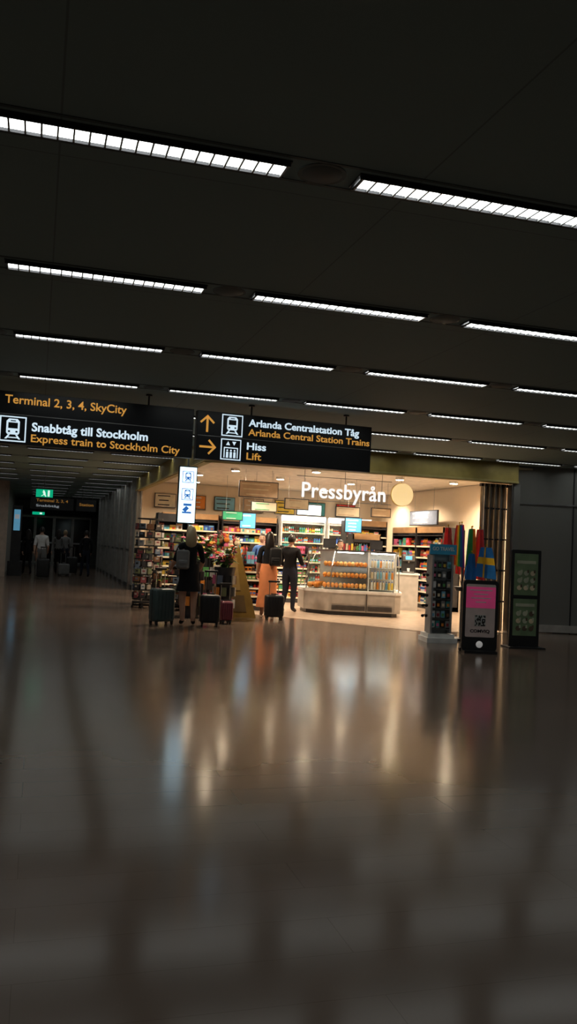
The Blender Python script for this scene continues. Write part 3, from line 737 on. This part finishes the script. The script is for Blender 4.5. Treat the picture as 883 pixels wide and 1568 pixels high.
JK = mat('black_cloth', (.012, .012, .014), .9, spec=.2); NV = mat('navy_denim', (.02, .024, .04), .9, spec=.2); ORS = mat('orange_cloth', (.8, .28, .11), .8)
BLH = mat('blond_hair', (.32, .22, .12), .5); BKH = mat('dark_hair', (.015, .01, .008), .4); WS = mat('white_cloth', (.8, .8, .8), .8); BLS = mat('blue_cloth', (.05, .14, .4), .8)
GRC = mat('grey_cloth', (.2, .2, .2), .8)
def backpack(parent, m, s=1.0, x=0.0, dz=0.0):
    mb = MB(); mb.M = Matrix.Translation((x, 0, dz)) @ Matrix.Scale(s, 4)
    mb.rbox(0, -.23, 1.0, 1.42, .28, .16, .05, m); mb.rbox(0, -.32, 1.02, 1.2, .2, .06, .025, m)
    mb.box(0, -.355, 1.13, .16, .006, .008, STEEL); mb.cyl((-.03, -.2, 1.42), (.03, -.2, 1.42), .01, .01, m, 8)
    for q in (-1, 1):
        pts = [(q*.09, -.16, 1.36), (q*.10, -.09, 1.45), (q*.10, .05, 1.42), (q*.11, .13, 1.28), (q*.13, .06, 1.12), (q*.12, -.15, 1.05)]
        for a, b_ in zip(pts, pts[1:]): mb.cyl(a, b_, .014, .014, m, 8)
    return mb.obj('backpack', parent)
def suitcase(name, loc, rz, m, W=.42, D=.26, H=.62, handle=.38):
    mb = MB()
    mb.rbox(0, 0, .06, .06+H, W, D, .05, m)
    for k in range(5): mb.box(-W*.34+k*W*.17, -D/2-.002, .06+H/2, .018, .012, H*.8, m); mb.box(-W*.34+k*W*.17, D/2+.002, .06+H/2, .018, .012, H*.8, m)
    mb.box(0, 0, .06+H/2, W+.006, .012, H*.92, DARK)
    for sx in (-1, 1):
        for sy in (-1, 1):
            mb.cyl((sx*(W/2-.05)-.012, sy*(D/2-.04), .03), (sx*(W/2-.05)+.012, sy*(D/2-.04), .03), .03, .03, BLACK, 14); mb.box(sx*(W/2-.05), sy*(D/2-.04), .06, .04, .04, .04, BLACK)
    for sx in (-.09, .09): mb.cyl((sx, D/2-.04, .06+H), (sx, D/2-.04, .06+H+handle), .008, .008, STEEL, 8)
    mb.rbox(0, D/2-.04, .05+H+handle, .09+H+handle, .24, .035, .012, BLACK); mb.box(0, 0, .075+H, .14, .03, .02, BLACK)
    return mb.obj(name, None, loc, rz)

p = person('woman_with_suitcase', (2.62, 15.1, 0), math.radians(-5), 1.76, JK, JK, JK, BLH, True, 'short', .62,
       dict(elL=(-.26, .0, 1.12), wrL=(-.34, .10, .95), elR=(.23, .03, 1.12), wrR=(.20, .22, .98), anL=(-.08, .02, .09), toL=(-.10, .17, .035)), (1.08, .60, .15, .21, JK), 1.06)
backpack(p, GRC, .8, -.14, .2)
suitcase('suitcase', (2.18, 15.2, 0), math.radians(25), mat('teal_shell', (.05, .08, .08), .4), .42, .26, .58, .33)
suitcase('suitcase', (3.02, 15.1, 0), math.radians(-8), BLACK, .36, .25, .5, .4)
suitcase('suitcase', (3.42, 15.6, 0), math.radians(10), mat('burgundy_shell', (.2, .04, .06), .4), .24, .2, .36, .3)
p = person('woman_with_backpack', (4.66, 17.3, 0), math.radians(-12), 1.76, JK, ORS, JK, BKH, True, 'short', .3,
       dict(elR=(.25, .1, 1.12), wrR=(.15, .3, 1.15), anR=(.12, .12, .09), toR=(.14, .27, .035)), (1.08, .2, .16, .22, ORS), 1.06)
backpack(p, BLACK, .9, .12, .16)
suitcase('suitcase', (4.62, 16.6, 0), math.radians(-5), BLACK, .38, .25, .44, .25)
person('man_shopper', (5.5, 18.55, 0), math.radians(-40), 1.74, JK, NV, BLACK, BKH, False, 'long', 0,
       dict(elR=(.26, .05, 1.10), wrR=(.17, .30, 1.08), elL=(-.26, .05, 1.10), wrL=(-.17, .28, 1.0), anL=(-.13, -.10, .09), toL=(-.15, .05, .035)), None, 1.2)
person('man_shopper', (5.2, 20.0, 0), math.radians(160), 1.76, BLS, NV, BLACK, BKH, False, 'short', 0, None, None, 1.1)
person('shop_cashier', (7.3, 20.3, 0), math.radians(175), 1.7, JK, NV, BLACK, BKH, False, 'short', 0, dict(wrR=(.12, .28, 1.05), wrL=(-.12, .28, 1.05)))
st = dict(knL=(-.10, .12, .50), anL=(-.10, .22, .09), toL=(-.10, .37, .04), knR=(.10, .03, .50), anR=(.10, -.22, .11), toR=(.10, -.08, .035), wrL=(-.22, -.12, .88), wrR=(.22, .16, .90))
person('walking_pedestrian', (.16, 31, 0), 0, 1.76, WS, GRC, BLACK, BKH, False, 'short', 0, st, None, 1.15)
person('walking_pedestrian', (-.3, 33, 0), .2, 1.66, JK, JK, BLACK, BKH, True, 'long', 0, st)
person('walking_pedestrian', (.8, 34, 0), -.2, 1.72, GRC, JK, BLACK, BKH, True, 'long', 0, st)
person('walking_pedestrian', (1.75, 32.5, 0), .1, 1.72, JK, NV, BLACK, BKH, False, 'long', 0, st, None, 1.1)
person('walking_pedestrian', (1.1, 36, 0), .1, 1.72, GRC, NV, BLACK, BLH, False, 'long', 0, st, None, 1.1)
suitcase('suitcase', (.25, 30.2, 0), 0, BLACK); suitcase('suitcase', (1.35, 34.5, 0), 0, BLACK); suitcase('suitcase', (1.0, 32.8, 0), .3, GRC, .4, .26, .4)

# ------------------------------------------------------------------ shop lamps
dl = empty('shop_downlight_array'); DE = mat('downlight_emitter', (1, 1, 1), .5, 0, 60, (1, .80, .54))
for x, y_ in ((3.35, 16.4), (8.5, 16.5), (8.1, 18.6), (5.9, 18.2), (4.3, 19.3), (9.5, 18.6), (3.8, 21.2), (5.8, 20.8), (7.7, 20.8), (9.4, 21.4), (4.2, 23.8), (6.4, 23.8), (8.0, 23.8), (9.7, 23.6)):
    mb = MB(); mb.cyl((0, 0, -.06), (0, 0, 0), .11, .11, WHITE, 24); mb.cyl((0, 0, -.066), (0, 0, -.06), .085, .085, DE, 24)
    mb.obj('fixture', dl, (x, y_, 3.22))
    l = bpy.data.lights.new('spot', 'SPOT'); l.energy = 270; l.color = (1, .79, .57); l.spot_size = math.radians(150); l.spot_blend = .6; l.shadow_soft_size = .08
    lo = bpy.data.objects.new('lamp', l); COL.objects.link(lo); lo.parent = dl; lo.location = (x, y_, 3.13)
